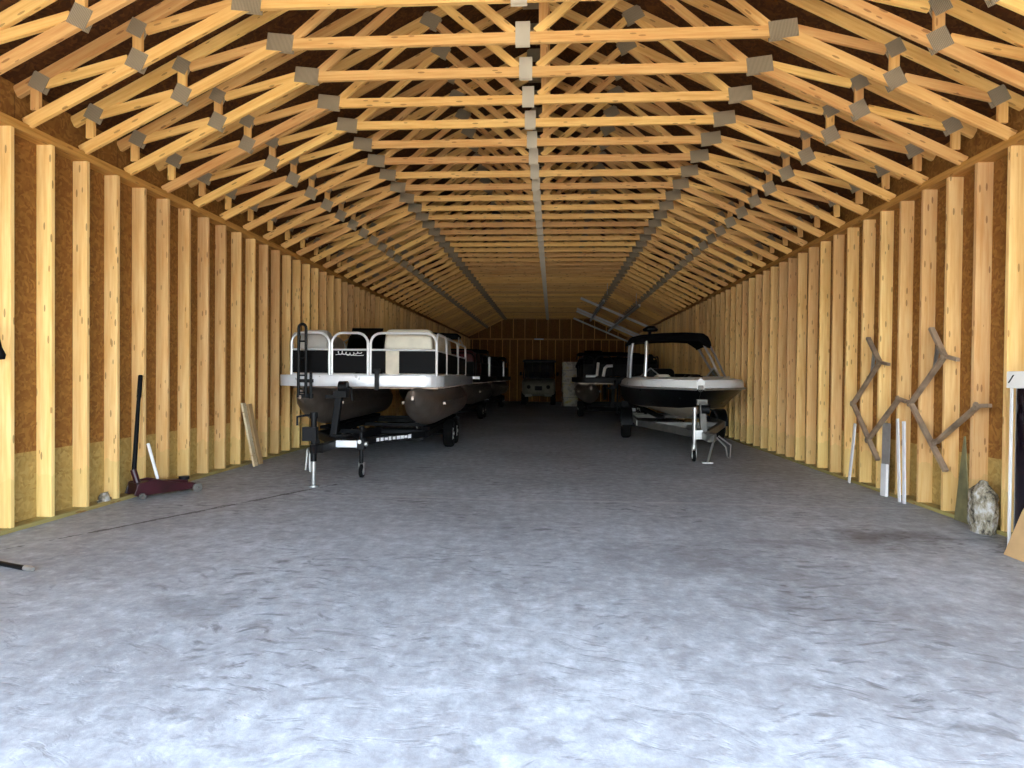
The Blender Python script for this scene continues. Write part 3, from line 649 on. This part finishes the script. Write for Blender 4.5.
for y in (1.2, 2.2, 4.6, 5.25):
    hw = .82 if y > 2 else .05+.77*(y+.35)/2.45
    bm = nb(); add_bar(bm, (-hw, y, .40), (hw, y, .40), .07, .08); obj('cross_member', bm, 'galvtr', t, bevel=.006)
bm = nb(); add_tube(bm, [(-.98, 3.3, .29), (.98, 3.3, .29)], .03, 10); obj('axle', bm, 'steelblk', t, smooth=True)
bm = nb(); add_bar(bm, (0, -.36, .45), (0, -.22, .93), .1, .1, V((0, 1, 0))); add_box(bm, (0, -.17, .93), (.16, .14, .09)); p = obj('winch_post', bm, 'galvtr', t, bevel=.008)
bm = nb(); add_disc(bm, (.03, -.30, .82), .07, .12); add_tube(bm, [(.1, -.3, .82), (.16, -.34, .80), (.2, -.4, .7)], .014, 8); obj('winch', bm, 'steelblk', p)
bm = nb(); add_tube(bm, [(-.15, -.42, .24), (-.15, -.42, .80)], .034, 12); add_tube(bm, [(-.15, -.42, .79), (-.15, -.42, .85)], .045, 12); add_box(bm, (-.09, -.42, .43), (.12, .1, .14)); j = obj('tongue_jack', bm, 'steel', t, smooth=True)
bm = nb(); add_wheel(bm, (-.15, -.39, .085), .085, .05, inner=.3); w = obj('caster', bm, 'rubber', j, smooth=True)
bm = nb(); add_disc(bm, (-.15, -.39, .085), .04, .06); add_tube(bm, [(-.15, -.42, .2), (-.15, -.42, .27)], .045, 10)
for s in (-1, 1): add_box(bm, (-.15+s*.033, -.40, .15), (.008, .06, .16))
obj('caster_fork', bm, 'steel', w)
bm = nb(); add_tube(bm, [(.05, -.9, .40), (.04, -.72, .2), (.03, -.55, .02)], .02, 8); add_box(bm, (.03, -.53, .01), (.16, .1, .02)); obj('drop_leg', bm, 'steel', t, smooth=True)
bm = nb(); add_tube(bm, [(.08, -.95, .44), (.22, -.9, .3), (.27, -.8, .14), (.33, -.7, .1), (.36, -.6, .3), (.2, -.5, .42)], .012, 6); obj('safety_chain', bm, 'steel', t)

# ---------------------------------------------------------------- deep end: utility vehicle, wrapped bundle
t = thing('utility_vehicle', 'small drab roofed utility vehicle parked facing out at the dark far end', 'vehicle', (-.66, 28.4, 0))
bm = nb(); secs = [[(x, y, z) for x, z in round_rect(-.78*q, .78*q, z0, z1, .12, 4)] for y, q, z0, z1 in ((0, .86, .55, .98), (.06, .95, .48, 1.06), (.4, 1, .42, 1.16), (.95, 1, .40, 1.24), (1.0, .98, .40, 1.25))]
add_loft(bm, secs); obj('hood', bm, 'body', t, smooth=True)
bm = nb(); add_prism(bm, [(.95, .38), (3.0, .38), (3.0, 1.05), (1.9, 1.05), (1.85, .75), (.95, .75)], 0, -.78, .78); obj('tub', bm, 'body', t, bevel=.03)
bm = nb(); add_box(bm, (0, -.012, .78), (.34, .03, .2)); obj('grille', bm, 'blackv', t, bevel=.01)
for s in (-1, 1):
    bm = nb(); add_disc(bm, (s*.45, 0, .84), .09, .06, 'Y'); obj('headlight', bm, 'rubber', t, smooth=True)
    bm = nb(); add_box(bm, (s*.45, -.08, .44), (.34, .06, .10)); obj('bumper', bm, 'galvtr', t, bevel=.015)
    for y in (.42, 2.5): tire(t, (s*.68, y, .33), .33, .24)
    bm = nb(); add_tube(bm, [(s*.74, .98, 1.22), (s*.70, 1.2, 2.02), (s*.7, 2.4, 2.02), (s*.74, 2.6, 1.0)], .03, 10); obj('roll_bar', bm, 'steelblk', t, smooth=True)
    bm = nb(); add_box(bm, (s*.88, 1.05, 1.45), (.1, .04, .16)); add_tube(bm, [(s*.74, 1.05, 1.4), (s*.86, 1.05, 1.42)], .012, 6); obj('mirror', bm, 'blackv', t)
bm = nb(); add_loft(bm, [[(x, y, z) for x, y in round_rect(-.80+q, .80-q, 1.05+q, 2.6-q, .12, 4)] for z, q in ((2.03, 0), (2.09, .0), (2.13, .06))]); obj('roof', bm, 'steelblk', t, smooth=True)
bm = nb(); add_prism(bm, [(1.0, 1.27), (1.012, 1.27), (1.2, 2.0), (1.188, 2.0)], 0, -.68, .68); obj('windscreen', bm, 'glass', t)
seat_back(t, -.55, .55, 1.95, 2.2, .75, 1.55, 'blackv', .04, 'seat'); 
bm = nb(); add_tube(bm, [(-.3+.17*math.cos(a), 1.4+.07*math.sin(a), 1.3+.16*math.sin(a)) for a in [2*math.pi*k/16 for k in range(16)]], .017, 6, closed=True); obj('steering_wheel', bm, 'blackv', t)

t = thing('wrapped_bundle', 'tall pale plastic-wrapped bundle standing upright beside the small utility vehicle', 'bundle', (.78, 27.9, 0))
random.seed(5); bm = nb(); secs = []
for k in range(15):
    z = 2.0*k/14; secs.append([(x*(1+random.uniform(-.05, .05))+.01*math.sin(z*5), y*(1+random.uniform(-.1, .1)), z) for x, y in round_rect(-.36, .36, -.16, .16, .12, 3)])
add_loft(bm, secs); obj('wrapping', bm, 'wrap', t, smooth=True)
bm = nb()
for z in (.4, 1.0, 1.62): add_tube(bm, [(x*1.07, y*1.12, z+.01*math.sin(9*x)) for x, y in round_rect(-.36, .36, -.16, .16, .12, 3)], .014, 6, closed=True)
obj('strap', bm, 'greysheet', t)

# ---------------------------------------------------------------- pole rack slung across the right slope
t = thing('overhead_pole_rack', 'pale pole rack slung from the roof to the right wall above the boats', 'rack')
bm_l = ((22.9, 0), (26.4, .0), (26.9, -.05), (30.7, 0))
for y, dz in bm_l:
    member('slanting_pole', (1.0, y, 4.24+dz), (3.80, y, 3.05+dz), .08, .08, 'cardw', t)
for x, z, ya, yb in ((2.6, 3.51, 18.9, 29.2), (1.69, 3.90, 20.9, 28.2)):
    member('long_pole', (x, ya, z+.0), (x, yb, z+.0), .07, .07, 'cardw', t)
bm = nb()
for x, z in ((2.6, 3.55), (1.69, 3.93)): 
    for y in (19.6, 24.6): add_tube(bm, [(x, y, z), (x, y, 4.33-.4936*max(0, (x-CX)-2.236))], .008, 6)
obj('hanger_rod', bm, 'steel', t)

# ---------------------------------------------------------------- against the right wall
def zig(label, P):
    t = thing('folded_steel_bracket', label, 'bracket', (0, 0, 0), 0, 'zigzag steel brackets on the right wall'); X = 3.79
    q = lambda i: (X, P[i][0], P[i][1])
    def bar(name, a, b, w=.05):
        bm = nb(); add_bar(bm, a, b, .034, w, V((1, 0, 0))); 
        return obj(name, bm, 'rust', t, bevel=.005)
    # add_bar: depth runs along local Y; keep the bars flat on the studs
    bar('upper_arm', q(0), q(1)); bar('upper_arm', q(1), q(3)); bar('hook', q(1), q(2), .04)
    bar('lower_arm', q(3), q(5)); bar('rest_arm', q(4), q(6)); bar('hook', q(6), q(7), .04)
    bm = nb()
    for i in (1, 3, 4, 6): add_disc(bm, (X-.018, P[i][0], P[i][1]), .035, .012, 'X'); add_disc(bm, (X-.026, P[i][0], P[i][1]), .014, .016, 'X')
    obj('pivot_plate', bm, 'rust', t)
    m1 = (V(q(0))+V(q(1)))*.5; m2 = V(q(1))*.7+V(q(3))*.3
    bm = nb(); add_bar(bm, m1+V((.005, .0, 0)), m2+V((.005, .0, 0)), .02, .03, V((1, 0, 0))); o = obj('brace', bm, 'steel', t); o['label'] = 'bright zinc brace'
    return t
zig('larger brown steel zigzag bracket on the right wall, nearer the shiny dark cylinder', [(6.44, 1.84), (6.22, 1.55), (6.02, 1.51), (6.77, 1.07), (6.33, .70), (6.17, .44), (5.74, 1.09), (5.59, 1.10)])
zig('smaller-looking brown steel zigzag bracket on the right wall, nearer the runabout', [(7.68, 1.82), (7.40, 1.52), (7.21, 1.49), (8.02, 1.01), (7.64, .59), (7.41, .38), (6.99, 1.11), (6.84, 1.08)])
def lean(name, label, cat, y0, y1, z1, w, th, mat, group=None, x0=3.66, x1=3.795, z0=0.0):
    bm = nb(); p, q = V((x0, y0, z0)), V((x1, y1, z1)); add_bar(bm, p, q, w, th, V((1, 0, 0))); 
    lo = min(v.co.z for v in bm.verts)
    for v in bm.verts: v.co.z -= lo-.001
    o = obj(name, bm, mat, bevel=.003); return tag(o, label, cat, group)
G = 'pale strips leaning on the right wall'
lean('white_strip', 'thin white strip leaning on the right wall, farthest strip from the camera', 'strip', 8.05, 7.98, .76, .055, .012, 'pvc', G, 3.77, 3.80)
lean('grey_panel', 'short grey sheet behind the lower arm of the farther zigzag bracket', 'sheet', 7.30, 7.29, .82, .17, .005, 'greysheet', None, 3.817, 3.820)
lean('white_block', 'stubby white board stood on the floor below the grey sheet', 'board', 7.17, 7.19, .36, .11, .03, 'pvc', G, 3.74, 3.755)
lean('white_strip', 'white strip leaning by the stud between the two zigzag brackets, left of its twin', 'strip', 6.83, 6.95, .89, .045, .014, 'pvc', G, 3.725, 3.755)
lean('white_strip', 'slanting white strip touching its twin between the two zigzag brackets', 'strip', 6.75, 6.83, .87, .05, .014, 'pvc', G, 3.73, 3.755)
bm = nb(); add_prism(bm, [(6.06, .0), (5.84, .0), (5.925, .80), (5.945, .80)], 0, 3.803, 3.812); o = obj('metal_wedge', bm, 'greensteel', None, bevel=.002); tag(o, 'dull green tapering metal blade leaning upright on the right wall', 'metal sheet'); 
# clear bag slumped in the stud bay
t = thing('plastic_bag', 'bulging clear plastic bag on the floor in the right wall bay by the dark cylinder', 'bag', (3.725, 5.56, 0))
bm = nb(); random.seed(9); secs = []
for k in range(13):
    u = k/12; r = (.115+.025*math.sin(math.pi*u))*(1-.55*max(0, u-.85)/.15)
    secs.append([((r*.62*(1+random.uniform(-.14, .14)))*math.cos(a), (r*1.05*(1+random.uniform(-.14, .14)))*math.sin(a), .001+.42*u) for a in [2*math.pi*i/18 for i in range(18)]])
add_loft(bm, secs); obj('bag_body', bm, 'clear', t, smooth=True)
bm = nb(); add_tube(bm, [(.0, -.03, .40), (.0, -.01, .425), (.01, .02, .425), (.0, .05, .40)], [.03, .035, .03, .02], 8); obj('tied_neck', bm, 'clear', t, smooth=True)
# glossy dark cylinder with a white carton cap
t = thing('dark_cylinder', 'tall glossy dark cylinder with a white carton cap at the right edge', 'cylinder', (3.675, 4.88, 0))
bm = nb(); add_tube(bm, [(0, 0, .002), (0, 0, .01), (0, 0, 1.245), (0, 0, 1.26)], [.145, .148, .148, .145], 40); obj('shell', bm, 'cyl', t, smooth=True)
bm = nb(); add_box(bm, (.0, 0, 1.325), (.296, .296, .13)); c = obj('carton_cap', bm, 'cardw', t, bevel=.006); c['label'] = 'white carton cap'
bm = nb(); add_bar(bm, (-.1495, .12, 1.30), (-.1495, .07, 1.36), .004, .012, V((1, 0, 0))); obj('dark_mark', bm, 'blackv', c)
bm = nb(); add_box(bm, (-.124, .122, .63), (.014, .022, 1.26)); o = obj('edge_strip', bm, 'cardw', t, bevel=.002); o['label'] = 'pale edge strip'
bm = nb(); P = [(3.42, 4.87, .0), (3.42, 4.2, .0), (3.535, 4.2, .80), (3.535, 4.50, .80), (3.47, 4.76, .36)]
vs = [bm.verts.new((x, y, z+.002)) for x, y, z in P]; vs2 = [bm.verts.new((x+.012, y, z+.002)) for x, y, z in P]
bm.faces.new(vs); bm.faces.new(vs2[::-1])
for k in range(5): bm.faces.new((vs[k], vs[(k+1) % 5], vs2[(k+1) % 5], vs2[k]))
tag(obj('cardboard_sheet', bm, 'card'), 'tan cardboard sheet leaning in front of the glossy dark cylinder', 'sheet')

# ---------------------------------------------------------------- against the left wall
ang = math.atan2(.55, .34)
t = thing('floor_jack', 'dark red trolley floor jack with tall black handle by the left wall', 'jack', (-4.19, 6.36, 0), ang)
bm = nb()
for s in (-1, 1): add_prism(bm, [(-.34, .05), (-.30, .17), (-.12, .19), (.10, .13), (.30, .10), (.34, .06), (.30, .04), (-.30, .035)], 1, s*.105-.008, s*.105+.008)
add_box(bm, (-.22, 0, .11), (.18, .19, .11)); add_box(bm, (.26, 0, .07), (.1, .19, .05)); obj('chassis', bm, 'redpaint', t, bevel=.006)
bm = nb(); add_prism(bm, [(-.1, .13), (.24, .10), (.24, .14), (-.1, .17)], 1, -.05, .05); a = obj('lift_arm', bm, 'redpaint', t, bevel=.006)
bm = nb(); add_disc(bm, (.22, 0, .155), .055, .03, 'Z'); obj('saddle', bm, 'steelblk', a)
for x, w_ in ((.30, .05), (-.27, .035)):
    for s in (-1, 1):
        bm = nb(); add_wheel(bm, (x, s*.135, w_), w_, .035, 'Y', inner=.2); obj('wheel', bm, 'galvtr', t, smooth=True)
bm = nb(); add_tube(bm, [(-.26, 0, .16), (-.29, .03, .30)], .03, 10); obj('handle_socket', bm, 'redpaint', t, smooth=True)
bm = nb(); add_tube(bm, [(-.285, .028, .26), (-.25, .06, .60), (-.215, .09, 1.0), (-.185, .11, 1.27)], [.023, .022, .018, .018], 12); h = obj('handle', bm, 'blackv', t, smooth=True)
bm = nb(); add_tube(bm, [(-.208, .095, 1.05), (-.187, .109, 1.28), (-.186, .1095, 1.29)], [.022, .022, .016], 12); obj('grip', bm, 'rubber', h, smooth=True)
bm = nb(); add_bar(bm, (-4.28, 6.40, .16), (-4.372, 6.37, .55), .018, .028, V((1, 0, 0))); 
o = obj('steel_bar', bm, 'pvc', None, bevel=.003); tag(o, 'short white bar propped between the red floor jack and the studs', 'bar')
bm = nb(); add_bar(bm, (-4.17, 8.38, .012), (-4.365, 8.40, .90), .03, .10, V((0, 1, 0))); o = obj('leaning_board', bm, 'board', None, bevel=.004); tag(o, 'wide pale board offcut leaning on left wall studs, nearer of the two offcuts', 'board', 'board offcuts leaning on the left wall')
bm = nb(); add_bar(bm, (-4.20, 8.60, .012), (-4.37, 8.58, .88), .03, .10, V((0, 1, 0))); o = obj('leaning_board', bm, 'card', None, bevel=.004); tag(o, 'browner board offcut leaning on left wall studs just behind the wide pale one', 'board', 'board offcuts leaning on the left wall')
t = thing('metal_rod', 'dark metal rod with a bright tip lying on the floor at left edge', 'rod')
bm = nb(); add_tube(bm, [(-4.30, 4.08, .017), (-3.44, 3.806, .017)], .016, 12); obj('shaft', bm, 'steelblk', t, smooth=True)
bm = nb(); add_tube(bm, [(-3.46, 3.812, .02), (-3.42, 3.80, .02), (-3.385, 3.789, .02)], [.019, .019, .013], 12); obj('tip', bm, 'steel', t, smooth=True)
t = thing('hanging_tool', 'black tool handle hanging on the nearest left stud, mostly out of frame', 'tool')
bm = nb(); add_tube(bm, [(-4.36, 4.55, 1.66), (-4.36, 4.545, 1.58), (-4.36, 4.56, 1.50), (-4.36, 4.585, 1.44), (-4.36, 4.59, 1.41)], [.014, .018, .022, .03, .02], 10); obj('handle', bm, 'blackv', t, smooth=True)
bm = nb(); add_tube(bm, [(-4.36, 4.55, 1.65), (-4.36, 4.50, 1.70), (-4.36, 4.42, 1.70)], .01, 8); obj('head', bm, 'steelblk', t, smooth=True)
bm = nb(); random.seed(2); secs = []
for k in range(8):
    u = k/7; secs.append([(-4.43+.04*(1-u*.6)*math.cos(a)*(1+random.uniform(-.3, .3)), 5.80+.10*(1-u*.5)*math.sin(a)*(1+random.uniform(-.3, .3)), .002+.12*u) for a in [2*math.pi*i/14 for i in range(14)]])
add_loft(bm, secs); tag(obj('plastic_scrap', bm, 'clear', None, smooth=True), 'small crumpled clear plastic scrap at the foot of the left wall', 'scrap')
